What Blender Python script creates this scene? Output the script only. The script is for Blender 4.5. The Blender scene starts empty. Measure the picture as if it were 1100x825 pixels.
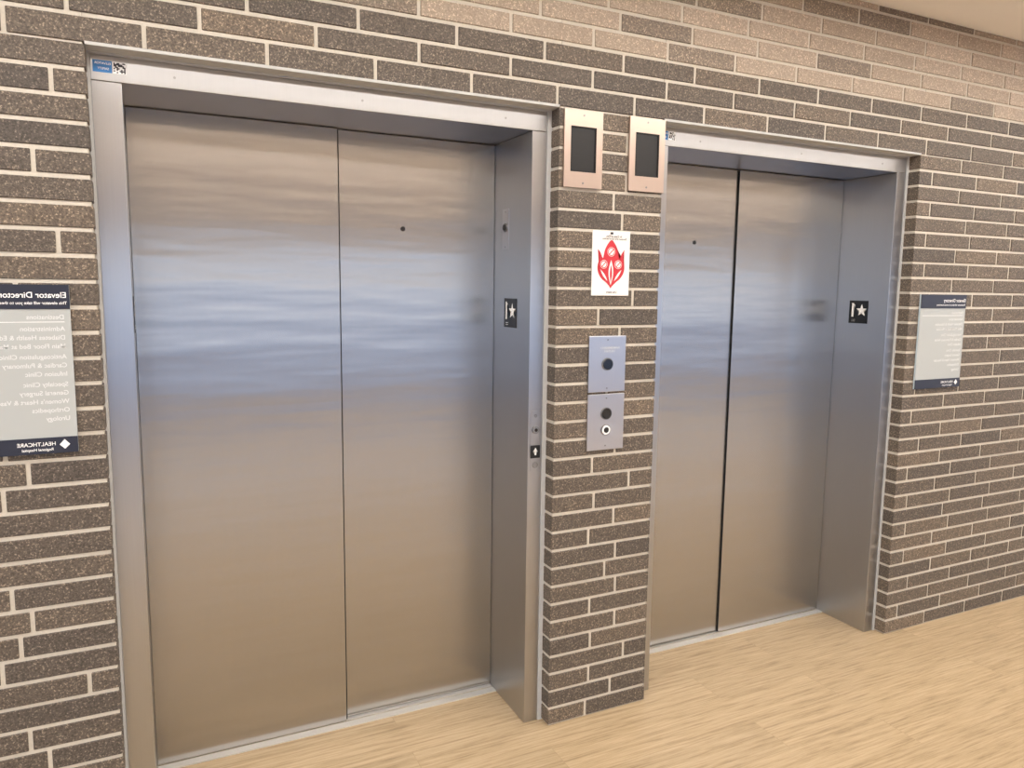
import bpy, bmesh, math, random
from mathutils import Matrix, Vector
random.seed(7)
scene=bpy.context.scene
scene.view_settings.view_transform='Standard'
scene.view_settings.look='None'
col=scene.collection

# ------------------------------------------------------------ helpers
def lin(c):
    return tuple(((v/255)/12.92 if v/255<=.04045 else (((v/255)+.055)/1.055)**2.4) for v in c)+(1,)
def new_mat(name):
    m=bpy.data.materials.new(name); m.use_nodes=True
    nt=m.node_tree; b=nt.nodes['Principled BSDF']
    return m,nt,b
def simple(name,rgb,rough=.5,metal=0,noise=0.0,nscale=40,coat=0):
    m,nt,b=new_mat(name)
    b.inputs['Base Color'].default_value=lin(rgb)
    b.inputs['Roughness'].default_value=rough
    b.inputs['Metallic'].default_value=metal
    b.inputs['Coat Weight'].default_value=coat
    if noise:
        tc=nt.nodes.new('ShaderNodeTexCoord'); n=nt.nodes.new('ShaderNodeTexNoise'); n.inputs['Scale'].default_value=nscale
        nt.links.new(tc.outputs['Object'],n.inputs['Vector'])
        mx=nt.nodes.new('ShaderNodeMixRGB'); mx.blend_type='MULTIPLY'; mx.inputs['Fac'].default_value=noise
        mx.inputs[1].default_value=lin(rgb)
        nt.links.new(n.outputs['Fac'],mx.inputs[2]); nt.links.new(mx.outputs[0],b.inputs['Base Color'])
    return m
def mesh_obj(name,verts,faces,mat=None,parent=None):
    me=bpy.data.meshes.new(name); me.from_pydata(verts,[],faces); me.update()
    o=bpy.data.objects.new(name,me); col.objects.link(o)
    if mat: me.materials.append(mat)
    if parent: o.parent=parent
    return o
BF=[(0,3,2,1),(4,5,6,7),(0,1,5,4),(1,2,6,5),(2,3,7,6),(3,0,4,7)]
def box_v(x0,x1,y0,y1,z0,z1):
    return [(x0,y0,z0),(x1,y0,z0),(x1,y1,z0),(x0,y1,z0),(x0,y0,z1),(x1,y0,z1),(x1,y1,z1),(x0,y1,z1)]
def boxes(name,lst,mat,parent=None,bevel=0):
    v=[];f=[]
    for b in lst:
        k=len(v); v+=box_v(*b); f+=[tuple(i+k for i in q) for q in BF]
    o=mesh_obj(name,v,f,mat,parent)
    if bevel:
        md=o.modifiers.new('bevel','BEVEL'); md.width=bevel; md.segments=2; md.limit_method='ANGLE'
    return o
def empty(name,loc=(0,0,0)):
    o=bpy.data.objects.new(name,None); o.empty_display_size=.05; col.objects.link(o); return o
def disc(name,c,r,depth,axis,mat,parent,seg=40,bev=0):
    """short cylinder; axis 'y' faces -y, axis 'x' faces -x; c = centre of back"""
    bm=bmesh.new(); bmesh.ops.create_cone(bm,cap_ends=True,segments=seg,radius1=r,radius2=r,depth=depth)
    if axis=='y': R=Matrix.Rotation(math.radians(90),4,'X')
    else: R=Matrix.Rotation(math.radians(90),4,'Y')
    off=Vector((0,-depth/2,0)) if axis=='y' else Vector((-depth/2,0,0))
    bmesh.ops.transform(bm,matrix=Matrix.Translation(Vector(c)+off)@R,verts=bm.verts)
    me=bpy.data.meshes.new(name); bm.to_mesh(me); bm.free(); me.materials.append(mat)
    o=bpy.data.objects.new(name,me); col.objects.link(o); o.parent=parent
    if bev:
        md=o.modifiers.new('bevel','BEVEL'); md.width=bev; md.segments=3; md.limit_method='ANGLE'
    return o
def ring(name,c,r0,r1,depth,mat,parent,seg=40):
    v=[];f=[]
    for i in range(seg):
        a=2*math.pi*i/seg
        for r in (r0,r1):
            for d in (0,-depth): v.append((c[0]+r*math.cos(a),c[1]+d,c[2]+r*math.sin(a)))
    for i in range(seg):
        a=4*i; b=4*((i+1)%seg)
        f+=[(a+1,a+3,b+3,b+1),(a,a+1,b+1,b),(a+2,b+2,b+3,a+3)]
    return mesh_obj(name,v,f,mat,parent)
def poly(name,pts,y,mat,parent,axis='y'):
    """flat polygon, pts in (x,z) at depth y (axis y) or (y,z) at x (axis x)"""
    vs=[(p[0],y,p[1]) if axis=='y' else (y,p[0],p[1]) for p in pts]
    bm=bmesh.new(); bv=[bm.verts.new(v) for v in vs]; fc=bm.faces.new(bv)
    bmesh.ops.triangulate(bm,faces=[fc])
    me=bpy.data.meshes.new(name); bm.to_mesh(me); bm.free(); me.materials.append(mat)
    o=bpy.data.objects.new(name,me); col.objects.link(o); o.parent=parent; return o
def text_lines(name,lines,y,mat,parent,mirror=True):
    """lines: (string, x_start, z_base, size). Lettering runs leftwards (the place is laid out mirror-wise)."""
    V=[];F=[]
    for s,x0,z0,size in lines:
        cu=bpy.data.curves.new('t','FONT'); cu.body=s; cu.size=size; cu.offset=size*.012
        o=bpy.data.objects.new('t',cu); col.objects.link(o)
        bpy.context.view_layer.update()
        me=bpy.data.meshes.new_from_object(o.evaluated_get(bpy.context.evaluated_depsgraph_get()))
        k=len(V); sg=-1 if mirror else 1
        V+=[(x0+sg*v.co.x,y,z0+v.co.y) for v in me.vertices]
        F+=[tuple(i+k for i in p.vertices) for p in me.polygons]
        bpy.data.objects.remove(o); bpy.data.meshes.remove(me)
    return mesh_obj(name,V,F,mat,parent)

# ------------------------------------------------------------ materials
def steel_mat(name,base=(172,168,166),rough=.34,aniso=.8,wave=.35):
    m,nt,b=new_mat(name); N=nt.nodes; L=nt.links
    b.inputs['Metallic'].default_value=1
    b.inputs['Roughness'].default_value=rough
    b.inputs['Anisotropic'].default_value=aniso
    geo=N.new('ShaderNodeNewGeometry')
    cr=N.new('ShaderNodeVectorMath'); cr.operation='CROSS_PRODUCT'; cr.inputs[1].default_value=(0.02,0.013,1)
    L.new(geo.outputs['True Normal'],cr.inputs[0]); L.new(cr.outputs[0],b.inputs['Tangent'])
    tc=N.new('ShaderNodeTexCoord')
    # vertical brush grain
    mp=N.new('ShaderNodeMapping'); mp.inputs['Scale'].default_value=(900,900,5); L.new(tc.outputs['Object'],mp.inputs[0])
    n=N.new('ShaderNodeTexNoise'); n.inputs['Scale'].default_value=1; n.inputs['Detail'].default_value=3; L.new(mp.outputs[0],n.inputs['Vector'])
    # rolled-sheet variation
    mp2=N.new('ShaderNodeMapping'); mp2.inputs['Scale'].default_value=(.6,.6,4.6); L.new(tc.outputs['Object'],mp2.inputs[0])
    n2=N.new('ShaderNodeTexNoise'); n2.inputs['Scale'].default_value=1.6; n2.inputs['Detail'].default_value=2.6; n2.inputs['Roughness'].default_value=.5
    L.new(mp2.outputs[0],n2.inputs['Vector'])
    rmp=N.new('ShaderNodeMapRange'); rmp.inputs[3].default_value=.94; rmp.inputs[4].default_value=1.04; L.new(n.outputs['Fac'],rmp.inputs[0])
    mx=N.new('ShaderNodeVectorMath'); mx.operation='SCALE'; mx.inputs[0].default_value=lin(base)[:3]; L.new(rmp.outputs[0],mx.inputs['Scale'])
    L.new(mx.outputs[0],b.inputs['Base Color'])
    bp=N.new('ShaderNodeBump'); bp.inputs['Strength'].default_value=wave; bp.inputs['Distance'].default_value=.01
    L.new(n2.outputs['Fac'],bp.inputs['Height']); L.new(bp.outputs[0],b.inputs['Normal'])
    return m
M_steel=steel_mat('brushed_steel_door',base=(180,178,176),rough=.27,aniso=.8,wave=.28)
M_frame=steel_mat('brushed_steel_frame',base=(182,183,186),rough=.32,wave=.05)
M_plate=steel_mat('brushed_steel_plate',base=(196,196,200),rough=.28,aniso=.4,wave=.02)
M_plate2=steel_mat('lantern_faceplate_steel',base=(206,188,176),rough=.34,aniso=.4,wave=.02)
M_sill=simple('aluminium_sill',(225,225,222),.4,.6,.15,200)
M_black=simple('black_plastic',(14,14,16),.3,0)
M_btn=simple('black_button',(10,10,10),.12,0,coat=.5)
M_dark=simple('dark_lens',(20,18,18),.45,0,.5,90)
M_navy=simple('sign_navy',(34,38,54),.4)
M_grey=simple('sign_grey',(174,178,177),.45)
M_white=simple('white_print',(245,245,244),.5)
M_soft=simple('pale_print',(216,218,217),.5)
M_sign_edge=simple('sign_edge_acrylic',(190,205,214),.3)
M_paper=simple('white_laminate',(236,232,228),.35)
M_red=simple('red_print',(196,44,56),.4)
M_blue=simple('blue_label',(40,120,190),.4)
M_ink=simple('ink',(50,50,56),.6)
M_caulk=simple('caulk',(196,196,194),.8,0,.15,60)
M_gap=simple('gap_shade_dark',(12,12,13),.9)  # near-black standing in for shade inside the door gaps
M_screw=simple('screw_steel',(150,150,150),.3,1)
M_paint=simple('painted_wall',(214,198,182),.8,0,.08,8)
M_ceil=simple('ceiling_white',(250,247,244),.9,0,.04,6)

def brick_mat():
    m,nt,b=new_mat('iron_spot_brick'); N=nt.nodes; L=nt.links
    at=N.new('ShaderNodeAttribute'); at.attribute_name='tone'
    at2=N.new('ShaderNodeAttribute'); at2.attribute_name='pale'
    r1=N.new('ShaderNodeValToRGB'); e=r1.color_ramp.elements
    e[0].position=0; e[0].color=lin((84,76,69)); e[1].position=1; e[1].color=lin((112,99,85))
    e=r1.color_ramp.elements.new(.5); e.color=lin((97,87,77))
    L.new(at.outputs['Fac'],r1.inputs[0])
    r2=N.new('ShaderNodeValToRGB'); e=r2.color_ramp.elements
    e[0].position=0; e[0].color=lin((158,142,125)); e[1].position=1; e[1].color=lin((182,166,149))
    L.new(at.outputs['Fac'],r2.inputs[0])
    mx=N.new('ShaderNodeMixRGB'); L.new(at2.outputs['Fac'],mx.inputs[0]); L.new(r1.outputs[0],mx.inputs[1]); L.new(r2.outputs[0],mx.inputs[2])
    tc=N.new('ShaderNodeTexCoord')
    n=N.new('ShaderNodeTexNoise'); n.inputs['Scale'].default_value=200; n.inputs['Detail'].default_value=2; n.inputs['Roughness'].default_value=.7
    L.new(tc.outputs['Object'],n.inputs['Vector'])
    rr=N.new('ShaderNodeValToRGB'); e=rr.color_ramp.elements
    e[0].position=.34; e[0].color=(.42,.41,.40,1); e[1].position=.68; e[1].color=(3.4,3.4,3.3,1)
    k=rr.color_ramp.elements.new(.46); k.color=(.85,.85,.85,1)
    k=rr.color_ramp.elements.new(.60); k.color=(1.15,1.13,1.1,1)
    L.new(n.outputs['Fac'],rr.inputs[0])
    mm=N.new('ShaderNodeMixRGB'); mm.blend_type='MULTIPLY'; 
    fr_=N.new('ShaderNodeMapRange'); fr_.inputs[3].default_value=.92; fr_.inputs[4].default_value=.45; L.new(at2.outputs['Fac'],fr_.inputs[0]); L.new(fr_.outputs[0],mm.inputs[0])
    L.new(mx.outputs[0],mm.inputs[1]); L.new(rr.outputs[0],mm.inputs[2])
    L.new(mm.outputs[0],b.inputs['Base Color'])
    b.inputs['Roughness'].default_value=.62
    bp=N.new('ShaderNodeBump'); bp.inputs['Strength'].default_value=.4; bp.inputs['Distance'].default_value=.002
    L.new(n.outputs['Fac'],bp.inputs['Height']); L.new(bp.outputs[0],b.inputs['Normal'])
    return m
M_brick=brick_mat()
M_mortar=simple('mortar',(212,204,190),.9,0,.22,180)

def floor_mat():
    m,nt,b=new_mat('oak_vinyl_plank'); N=nt.nodes; L=nt.links
    tc=N.new('ShaderNodeTexCoord')
    br=N.new('ShaderNodeTexBrick'); br.inputs['Scale'].default_value=1
    br.inputs['Brick Width'].default_value=1.22; br.inputs['Row Height'].default_value=.18
    br.inputs['Mortar Size'].default_value=.0012; br.inputs['Mortar Smooth'].default_value=.3
    br.inputs['Color1'].default_value=(0,0,0,1); br.inputs['Color2'].default_value=(1,1,1,1); br.inputs['Mortar'].default_value=(.5,.5,.5,1)
    br.offset=.37
    L.new(tc.outputs['Object'],br.inputs['Vector'])
    # per plank shift of the grain
    sc=N.new('ShaderNodeVectorMath'); sc.operation='SCALE'; sc.inputs['Scale'].default_value=7.3; L.new(br.outputs['Color'],sc.inputs[0])
    ad=N.new('ShaderNodeVectorMath'); ad.operation='ADD'; L.new(tc.outputs['Object'],ad.inputs[0]); L.new(sc.outputs[0],ad.inputs[1])
    mp=N.new('ShaderNodeMapping'); mp.inputs['Scale'].default_value=(2.0,42,1); L.new(ad.outputs[0],mp.inputs[0])
    n=N.new('ShaderNodeTexNoise'); n.inputs['Scale'].default_value=2.2; n.inputs['Detail'].default_value=10; n.inputs['Roughness'].default_value=.72; n.inputs['Distortion'].default_value=.2
    L.new(mp.outputs[0],n.inputs['Vector'])
    rp=N.new('ShaderNodeValToRGB'); e=rp.color_ramp.elements
    e[0].position=.34; e[0].color=lin((142,122,95)); e[1].position=.64; e[1].color=lin((194,173,142))
    e=rp.color_ramp.elements.new(.46); e.color=lin((174,152,120))
    L.new(n.outputs['Fac'],rp.inputs[0])
    hv=N.new('ShaderNodeMapRange'); hv.inputs[3].default_value=.95; hv.inputs[4].default_value=1.05; L.new(br.outputs['Color'],hv.inputs[0])
    s2=N.new('ShaderNodeVectorMath'); s2.operation='SCALE'; L.new(rp.outputs[0],s2.inputs[0]); L.new(hv.outputs[0],s2.inputs['Scale'])
    mo=N.new('ShaderNodeMixRGB'); mo.blend_type='MULTIPLY'; mo.inputs[2].default_value=(.6,.55,.5,1)
    fm=N.new('ShaderNodeMath'); fm.operation='MULTIPLY'; fm.inputs[1].default_value=.4
    L.new(br.outputs['Fac'],fm.inputs[0]); L.new(fm.outputs[0],mo.inputs[0]); L.new(s2.outputs[0],mo.inputs[1])
    L.new(mo.outputs[0],b.inputs['Base Color'])
    b.inputs['Roughness'].default_value=.30
    bp=N.new('ShaderNodeBump'); bp.inputs['Strength'].default_value=.15; bp.inputs['Distance'].default_value=.002
    L.new(n.outputs['Fac'],bp.inputs['Height']); L.new(bp.outputs[0],b.inputs['Normal'])
    return m
M_floor=floor_mat()

# ------------------------------------------------------------ dimensions (metres)
YB=2.277; YF=2.335; YD=2.615
ZL=2.207; HC=2.77; CR=ZL/33
X1,X2,X3,X4=-.109,1.271,1.700,3.079
SH=1.812
XL,XR,YBK=-3.4,10.0,-4.4

# ------------------------------------------------------------ room shell
boxes('floor',[(XL-.1,XR+.1,YBK-.1,2.9,-.1,0)],M_floor)
boxes('ceiling',[(XL-.1,XR+.1,YBK-.1,2.9,HC,HC+.1)],M_ceil)
# brick wall : mortar body + individual bricks, one mesh
yb0=YB+.004
body=[(XL,X1-.004,yb0,2.9,0,HC),(X2+.004,X3-.004,yb0,2.9,0,HC),(X4+.004,XR,yb0,2.9,0,HC),
      (X1-.004,X2+.004,yb0,2.9,ZL+.004,HC),(X3-.004,X4+.004,yb0,2.9,ZL+.004,HC),
      (X1-.004,X2+.004,2.74,2.9,0,ZL+.004),(X3-.004,X4+.004,2.74,2.9,0,ZL+.004)]
v=[];f=[];mi=[];tone=[];pale=[]
def addb(b,mat,t,p):
    k=len(v); v.extend(box_v(*b)); f.extend(tuple(i+k for i in q) for q in BF)
    mi.extend([mat]*6); tone.extend([t]*6); pale.extend([p]*6)
for b in body: addb(b,0,0,0)
J=.0056; BL=.3085
nrows=int(HC/CR)+1
for r in range(nrows):
    z0=r*CR+J; z1=(r+1)*CR-J
    if r==33: z0=r*CR
    if z1>HC: z1=HC-.001
    if z0>=HC-.01: continue
    segs=[(XL,X1),(X2,X3),(X4,XR)] if r<33 else [(XL,XR)]
    off=.2755+(-.105 if r%2==0 else 0)+random.uniform(-.012,.012)
    if r%5==3: off+=.06
    for si_,(a,c) in enumerate(segs):
        o2=off+(0 if r>=33 else (0,.03,.11)[si_]-(.16 if (si_==0 and r%3==1) else 0))
        k=math.floor((a-o2)/BL)
        js=[]
        x=o2+k*BL
        while x<c+BL:
            if a+.045<x<c-.045: js.append(x)
            x+=BL
        ed=[a-J]+js+[c+J]
        for xs_,xe_ in zip(ed[:-1],ed[1:]):
            p=0.0
            if r>=36: p=1.0 if random.random()>.14 else .4
            t=min(1,max(0,random.gauss(.42,.20)+.05*max(-2,min(4,xs_))-.05))  # tone rises to the right: the brighter lit side painted into the bricks
            dy=random.uniform(-.0008,.0008)
            addb((xs_+J,xe_-J,YB+dy,YB+.1,z0+random.uniform(-.0006,.0006),z1+random.uniform(-.0006,.0006)),1,t,p)
wb=mesh_obj('wall_back',v,f)
wb.data.materials.append(M_mortar); wb.data.materials.append(M_brick)
wb.data.polygons.foreach_set('material_index',mi)
for nm,dat in (('tone',tone),('pale',pale)):
    a=wb.data.attributes.new(nm,'FLOAT','FACE'); a.data.foreach_set('value',dat)
md=wb.modifiers.new('bevel','BEVEL'); md.width=.0018; md.segments=1; md.limit_method='ANGLE'

# window wall opposite and end walls, the left one glazed only to add light
def window_wall(name,axis,pos,thick,a0,a1,opens,z0,z1):
    L=[]; cur=a0
    for o0,o1 in opens:
        L.append((cur,o0,0,HC)); L.append((o0,o1,0,z0)); L.append((o0,o1,z1,HC)); cur=o1
    L.append((cur,a1,0,HC))
    bx=[]
    for p,q,zz0,zz1 in L:
        bx.append((p,q,pos,pos+thick,zz0,zz1) if axis=='y' else (pos,pos+thick,p,q,zz0,zz1))
    boxes(name,bx,M_paint)
M_wf=simple('window_frame_dark',(60,60,64),.4,.5)
M_glass,nt,b=new_mat('window_glass'); 
nt.nodes.remove(b); tr=nt.nodes.new('ShaderNodeBsdfTransparent'); tr.inputs[0].default_value=(.95,.97,1,1)
nt.links.new(tr.outputs[0],nt.nodes['Material Output'].inputs[0])
wins=[(-3.2,-.5),(-.3,2.3),(2.5,5.1),(5.3,7.9),(8.1,9.8)]
WZ0,WZ1=.12,2.05
window_wall('wall_front','y',YBK-.1,.1,XL,XR,wins,WZ0,WZ1)
for i,(a,c) in enumerate(wins):
    e=empty(f'window_{i+1}')
    m_=(a+c)/2
    boxes('window_frame',[(a,c,YBK-.08,YBK-.02,WZ0,WZ0+.05),(a,c,YBK-.08,YBK-.02,WZ1-.05,WZ1),(a,a+.05,YBK-.08,YBK-.02,WZ0,WZ1),(c-.05,c,YBK-.08,YBK-.02,WZ0,WZ1),(m_-.025,m_+.025,YBK-.08,YBK-.02,WZ0,WZ1)],M_wf,e)
    boxes('glass',[(a,c,YBK-.052,YBK-.048,WZ0,WZ1)],M_glass,e)
for nm,n_,X0 in (('wall_right',6,XR),('wall_left',7,XL-.1)):  # left window is unseen, added to brighten the jamb returns with cool light
    window_wall(nm,'x',X0,.1,YBK-.1,2.9,[(-3.4,1.6)],.2,2.5)
    e=empty(f'window_{n_}')
    boxes('window_frame',[(X0+.02,X0+.08,-3.4,1.6,.2,.26),(X0+.02,X0+.08,-3.4,1.6,2.44,2.5),(X0+.02,X0+.08,-3.4,-3.35,.2,2.5),(X0+.02,X0+.08,1.55,1.6,.2,2.5),(X0+.02,X0+.08,-.93,-.87,.2,2.5)],M_wf,e)
    boxes('glass',[(X0+.048,X0+.052,-3.4,1.6,.2,2.5)],M_glass,e)

# ------------------------------------------------------------ elevators
def entrance(i):
    s=SH*i
    fr=empty('elevator_door_frame'); 
    ol,orr=X1+.007+s,1.256+s; il,ir=-.03+s-(.018 if i else 0),1.20+s
    boxes('jamb_left',[(ol,il,YF,2.70,0,2.13)],M_frame,fr,.0015)
    boxes('jamb_right',[(ir,orr,YF,2.70,0,2.13)],M_frame,fr,.0015)
    boxes('header',[(ol,orr,YF,2.70,2.1305,2.196)],M_frame,fr,.0015)
    bl,brr=(X1+s,X2+s) if i==0 else (X3,X4)
    boxes('caulk_joint',[(bl-.003,ol,YF-.004,2.38,0,ZL),(orr,brr+.003,YF-.004,2.38,0,ZL),(ol,orr,YF-.004,2.38,2.196,ZL+.003)],M_caulk,fr)
    boxes('lintel_edge',[(bl,brr,YB-.001,YF,ZL-.005,ZL+.003)],M_caulk,fr)
    # blue inspection label with code block
    lx=ol+.006
    boxes('label_blue',[(lx,lx+.045,YF-.0012,YF,2.152,2.182)],M_blue,fr)
    text_lines('label_text',[('ELEVATOR',lx+.043,2.172,.008),('SAFETY',lx+.038,2.159,.008)],YF-.0018,M_white,fr)
    q=[(lx+.047,lx+.079,YF-.0010,YF,2.152,2.182)]
    boxes('label_code_back',q,M_white,fr)
    cells=[]
    for a in range(8):
        for b_ in range(8):
            if random.random()<.5: cells.append((lx+.049+a*.0035,lx+.0525+a*.0035,YF-.0016,YF-.0009,2.1535+b_*.0033,2.1568+b_*.0033))
    boxes('label_code',cells,M_ink,fr)
    for xx in (.1,.62,1.1):
        disc('screw',(xx+s,YF,2.16),.0035,.001,'y',M_screw,fr,12)
    # sliding leaves
    dr=empty('elevator_door')
    mid=.607+s if i==0 else 2.362+.006
    ya,yb_=(YD,YD+.020) if i==0 else (YD+.010,YD)
    tl=.017 if i==0 else .0095
    la=boxes('leaf_left',[(il-.02 if i else il+.001,mid+(0 if i==0 else .02),ya,ya+.017,.006,2.128)],M_steel,dr,.0015)
    lb=boxes('leaf_right',[(mid-(.02 if i==0 else 0),ir-.001,yb_,yb_+tl,.006,2.128)],M_steel,dr,.0015)
    boxes('hoistway_shade_sheet',[(il-.0,ir,2.705,2.735,0.001,2.13)],M_gap,dr)  # near-black sheet, paints the shade seen through gaps behind the leaves
    if i==0: boxes('leaf_gap_shade',[(mid,mid+.004,ya+.004,ya+.018,.008,2.126)],M_gap,dr)  # dark strip painting the shaded gap where the leaves overlap
    else: boxes('leaf_gap_shade',[(mid-.002,mid,yb_+.002,yb_+tl,.008,2.126)],M_gap,dr)
    hx=.84 if i==0 else 2.14
    hy=yb_ if i==0 else ya
    disc('release_key_hole',(hx,hy,1.808),.0085,.0015,'y',M_black,dr,24)
    # grooved sill
    si=[(il+.001,ir-.001,YD-.035,YD-.004,.0,.0045),(il+.001,ir-.001,YD+.004,YD+.024,.0,.004),(il+.001,ir-.001,YD+.036,YD+.056,.0,.004)]
    boxes('sill',si,M_sill,dr)
    # floor number plates on both jamb returns
    for side in (0,1):
        xs=ir if side else il; d=-1 if side else 1
        pl=empty('floor_number_plate')
        th=.0022*d
        a,b_=sorted((xs,xs+th))
        boxes('plate',[(a,b_,2.437,2.540,1.460,1.566)],M_black,pl,.001)
        xf=xs+th+.0004*d
        cy,cz=2.470,1.520
        st=[]
        for k in range(10):
            rr=.030 if k%2==0 else .0125
            an=math.pi/2+k*math.pi/5; st.append((cy+rr*math.cos(an),cz+rr*math.sin(an)))
        poly('star',st,xf,M_white,pl,'x')
        one=[(2.514,1.490),(2.525,1.490),(2.525,1.554),(2.517,1.554),(2.506,1.545),(2.506,1.536),(2.514,1.541)]
        poly('numeral',one,xf,M_white,pl,'x')
        brl=[]
        a2,b2=sorted((xs+th,xs+th+.0009*d))
        for q_ in (0,.007,.014):
            for w in (0,.007): brl.append((a2,b2,2.505+q_,2.5075+q_,1.469+w,1.4715+w))
        boxes('braille',brl,M_white,pl)
entrance(0); entrance(1)

# key switch plate on the first return
k=empty('key_switch_plate'); xs=1.20
boxes('plate',[(xs-.002,xs,2.508,2.562,1.742,1.888)],M_plate,k,.0008)
disc('key_ring',(xs-.002,2.535,1.822),.016,.004,'x',M_screw,k,30,.001)
disc('key_core',(xs-.006,2.535,1.822),.011,.003,'x',M_black,k,30)
for z in (1.752,1.878): disc('screw',(xs-.002,2.535,z),.003,.001,'x',M_screw,k,12)
# small control on front strip
k=empty('elevator_key_station'); xc=1.228
boxes('plate',[(xc-.019,xc+.019,YF-.002,YF,.955,1.175)],M_frame,k,.0008)
disc('status_jewel',(xc,YF-.002,1.155),.006,.002,'y',M_screw,k,20)
disc('key_ring',(xc,YF-.002,1.105),.014,.006,'y',M_screw,k,30,.001)
disc('key_core',(xc,YF-.008,1.105),.006,.002,'y',M_black,k,30)
boxes('arrow_tile',[(xc-.019,xc+.019,YF-.005,YF-.002,1.003,1.049)],M_black,k,.001)
poly('arrow',[(xc-.003,1.014),(xc+.003,1.014),(xc+.003,1.028),(xc+.009,1.028),(xc,1.041),(xc-.009,1.028),(xc-.003,1.028)],YF-.0054,M_white,k)
disc('lower_button',(xc,YF-.002,.978),.011,.004,'y',M_screw,k,30,.001)

# hall lanterns
def lantern(xa,xb,za,zb):
    l=empty('elevator_hall_lantern'); y1=YB; y0=YB-.009
    cx=(xa+xb)/2; wx0,wx1=cx-.050,cx+.050; wz0,wz1=za+.052,zb-.052
    boxes('faceplate',[(xa,wx0,y0,y1,za,zb),(wx1,xb,y0,y1,za,zb),(wx0,wx1,y0,y1,za,wz0),(wx0,wx1,y0,y1,wz1,zb)],M_plate2,l)
    boxes('lens',[(wx0,wx1,y0+.002,YB-.0022,wz0,wz1)],M_dark,l)
    boxes('lens_bezel',[(wx0,wx0+.004,y0-.001,YB-.002,wz0,wz1),(wx1-.004,wx1,y0-.001,YB-.002,wz0,wz1),(wx0,wx1,y0-.001,YB-.002,wz0,wz0+.004),(wx0,wx1,y0-.001,YB-.002,wz1-.004,wz1)],M_black,l)
    disc('screw',(cx,y0,zb-.015),.0035,.001,'y',M_screw,l,12); disc('screw',(cx,y0,za+.015),.0035,.001,'y',M_screw,l,12)
lantern(1.286,1.437,1.945,2.198)
lantern(1.548,1.699,1.949,2.202)

# call panel : two stacked plates
c=empty('elevator_call_panel'); xa,xb=1.405,1.560; xm=(xa+xb)/2
boxes('upper_plate',[(xa,xb,YB-.006,YB,1.236,1.438)],M_plate,c,.0015)
boxes('lower_plate',[(xa,xb,YB-.006,YB,1.024,1.229)],M_plate,c,.0015)
def button(z,r,white=False):
    ring('button_collar',(xm,YB-.006,z),r,r+.003,.004,M_screw,c)
    if white: ring('button_halo',(xm,YB-.006,z),r*.62,r,.0055,M_white,c)
    disc('button_cap',(xm,YB-.006,z),r*(.62 if white else 1),.007,'y',M_btn,c,40,.0015)
button(1.337,.020)
button(1.158,.020)
button(1.098,.017,True)
for z in (1.25,1.424,1.04,1.214):
    disc('screw',(xm,YB-.006,z),.003,.001,'y',M_screw,c,12)
text_lines('engraving',[('IN FIRE EMERGENCY',xm+.05,1.392,.009),('USE STAIRS',xm+.03,1.380,.009)],YB-.0065,M_soft,c)

# fire sign
s=empty('fire_safety_sign')
boxes('panel',[(1.409,1.566,YB-.004,YB,1.580,1.806)],M_paper,s,.002)
cx=1.4875; y=YB-.0044
def bez(P,n=10):
    out=[]
    for a,b_,c_ in P:
        for i in range(n):
            t=i/n; out.append(((1-t)**2*a[0]+2*t*(1-t)*b_[0]+t*t*c_[0],(1-t)**2*a[1]+2*t*(1-t)*b_[1]+t*t*c_[1]))
    return out
half=bez([((0,1.606),(.012,1.624),(.034,1.636)),((.034,1.636),(.062,1.660),(.055,1.690)),((.055,1.690),(.046,1.712),(.056,1.742)),((.056,1.742),(.040,1.730),(.037,1.708)),
          ((.037,1.708),(.030,1.716),(.030,1.728)),((.030,1.728),(.026,1.752),(.004,1.774))])+[(.004,1.774)]
pts=[(cx+a,b) for a,b in half]+[(cx-a,b) for a,b in reversed(half[1:])]
poly('flame',pts,y,M_red,s)
def leaf(x0,z0,x1,z1,w):
    dx,dz=x1-x0,z1-z0; L_=math.hypot(dx,dz); nx,nz=-dz/L_,dx/L_; o=[]
    for i in range(13):
        t=i/12; o.append((x0+dx*t+nx*w*math.sin(math.pi*t),z0+dz*t+nz*w*math.sin(math.pi*t)))
    for i in range(11,0,-1):
        t=i/12; o.append((x0+dx*t-nx*w*math.sin(math.pi*t),z0+dz*t-nz*w*math.sin(math.pi*t)))
    return o
poly('inner_lick',leaf(cx,1.618,cx,1.706,.010),y-.0003,M_paper,s)
poly('inner_lick',leaf(cx-.014,1.632,cx-.044,1.672,.004),y-.0003,M_paper,s)
poly('inner_lick',leaf(cx+.014,1.632,cx+.044,1.672,.004),y-.0003,M_paper,s)
poly('inner_core',leaf(cx,1.626,cx,1.690,.0045),y-.0006,M_red,s)
for k_,(a,z,r) in enumerate(((0,1.734,.016),(-.030,1.690,.015),(.030,1.690,.015))):
    disc('pictogram_disc',(cx+a,y,z),r,.0003,'y',M_paper,s,32)
    ring('pictogram_ring',(cx+a,y-.0003,z),r-.0045,r-.0015,.0002,M_red,s,32)
    poly('pictogram_slash',[(cx+a-r*.6,z-r*.45),(cx+a-r*.45,z-r*.6),(cx+a+r*.6,z+r*.45),(cx+a+r*.45,z+r*.6)],y-.0006,M_red,s)
boxes('flame_symbol',[(cx-.006,cx+.006,y-.0006,y,1.794,1.802)],M_ink,s)
text_lines('lettering',[('In Case of Fire',cx+.042,1.784,.011),('Elevators are out of service',cx+.062,1.776,.009)],y-.0009,M_ink,s)
text_lines('lettering_lower',[('Use stairs',cx+.026,1.590,.011)],y-.0009,M_ink,s)

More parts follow.
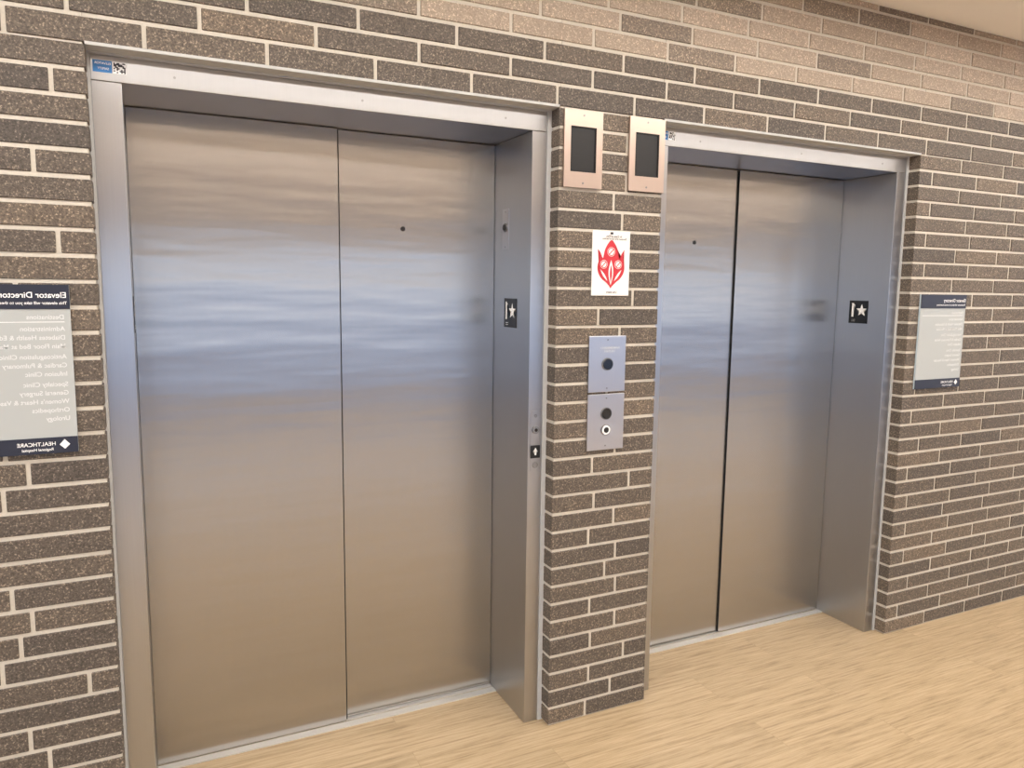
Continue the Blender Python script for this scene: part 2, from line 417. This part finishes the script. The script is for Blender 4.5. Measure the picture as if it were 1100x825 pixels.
# directories
def directory(xr,zb,w=.315,h=.438):
    d=empty('directory_sign'); y0=YB-.008; y1=YB; xl=xr-w; zt=zb+h
    boxes('panel',[(xl,xr,y0,y1,zb,zt)],M_sign_edge,d,.001)
    boxes('body_face',[(xl,xr,y0-.0012,y0,zb+.042,zt-.062)],M_grey,d)
    boxes('title_band',[(xl,xr,y0-.003,y0,zt-.062,zt)],M_navy,d)
    boxes('footer_band',[(xl,xr,y0-.003,y0,zb,zb+.042)],M_navy,d)
    text_lines('title',[('Elevator Directory',xr-.006,zt-.033,.0205),('This elevator will take you to these destinations',xr-.006,zt-.050,.0105)],y0-.0034,M_white,d)
    rows=['Administration','Diabetes Health & Education','Main Floor Bed at Manistee','Anticoagulation Clinic','Cardiac & Pulmonary Rehab','Infusion Clinic','Specialty Clinic','General Surgery','Women\'s Heart & Vascular','Orthopedics','Urology']
    L=[('Destinations',xr-.014,zt-.088,.0165)]
    z=zt-.118
    for i,t in enumerate(rows):
        L.append((t,xr-.014,z,.0165)); z-=.0225 if i not in (2,5) else .027
    text_lines('listing',L,y0-.0016,M_soft,d)
    boxes('rule',[(xl+.015,xr-.014,y0-.0016,y0-.001,zt-.096,zt-.0945)],M_white,d)
    text_lines('footer_text',[('HEALTHCARE',xr-.050,zb+.021,.014),('Regional Hospital',xr-.056,zb+.008,.010)],y0-.0034,M_white,d)
    disc('footer_emblem',(xr-.030,y0-.003,zb+.022),.008,.0004,'y',M_white,d,24)
    poly('footer_emblem_leaf',[(xr-.042,zb+.022),(xr-.030,zb+.010),(xr-.018,zb+.022),(xr-.030,zb+.036)],y0-.0036,M_white,d)
directory(-.175,1.158)
directory(3.458,1.168,.315,.430)

# ------------------------------------------------------------ lights
def emis(name,colr,st):
    m,nt,b=new_mat(name); b.inputs['Emission Color'].default_value=colr+(1,); b.inputs['Emission Strength'].default_value=st; return m
M_lum=emis('luminaire_diffuser',(1,.94,.87),14)
M_streak=emis('added_streak_emitter',(1,.80,.62),15)  # added emitter, put in so the steel picks up orange streaks
M_lum2,nt,b=new_mat('luminaire_housing_mat'); b.inputs['Base Color'].default_value=lin((220,220,220))
for yy,hw,mt in ((1.5,.12,M_lum),(.62,.12,M_lum),(-1.5,.05,M_streak),(-3.0,.08,M_streak)):  # rows are unseen: nearest added to wash the bricks, warm ones to streak steel
    e=empty('ceiling_light')
    boxes('diffuser',[(-2.8,9.4,yy-hw,yy+hw,HC-.012,HC-.002)],mt,e)
    boxes('housing',[(-2.85,9.45,yy-hw-.02,yy-hw,HC-.02,HC),(-2.85,9.45,yy+hw,yy+hw+.02,HC-.02,HC)],M_lum2,e)
# overcast sky: pale above the horizon, blue-grey ground haze below
w=bpy.data.worlds.new('world'); scene.world=w; w.use_nodes=True
nt=w.node_tree; bg=nt.nodes['Background']
tc=nt.nodes.new('ShaderNodeTexCoord'); sp=nt.nodes.new('ShaderNodeSeparateXYZ'); nt.links.new(tc.outputs['Generated'],sp.inputs[0])
mr=nt.nodes.new('ShaderNodeMapRange'); mr.inputs[1].default_value=-1; mr.inputs[2].default_value=1; nt.links.new(sp.outputs['Z'],mr.inputs[0])
rp=nt.nodes.new('ShaderNodeValToRGB'); nt.links.new(mr.outputs[0],rp.inputs[0])
e=rp.color_ramp.elements
e[0].position=.30; e[0].color=(.13,.15,.19,1); e[1].position=.9; e[1].color=(.82,.90,1,1)
k=e.new(.46); k.color=(.23,.28,.40,1)
k=e.new(.49); k.color=(.35,.42,.56,1)
k=e.new(.505); k.color=(.95,.97,1,1)
nt.links.new(rp.outputs[0],bg.inputs[0]); bg.inputs[1].default_value=2.7

# ------------------------------------------------------------ camera
ya,pi_,ro=[math.radians(a) for a in (25.919,7.141,.694)]
R0=Vector((math.cos(ya),-math.sin(ya),0)); Fh=Vector((math.sin(ya),math.cos(ya),0)); Z=Vector((0,0,1))
F=Fh*math.cos(pi_)-Z*math.sin(pi_); U=Z*math.cos(pi_)+Fh*math.sin(pi_)
rt=R0*math.cos(ro)+U*math.sin(ro); up=U*math.cos(ro)-R0*math.sin(ro)
M=Matrix((rt,up,-F)).transposed().to_4x4(); M.translation=Vector((0,0,1.598))
cd=bpy.data.cameras.new('camera'); cd.sensor_width=36; cd.lens=810.055/1100*36; cd.clip_start=.02
cam=bpy.data.objects.new('camera',cd); col.objects.link(cam); cam.matrix_world=M
scene.camera=cam
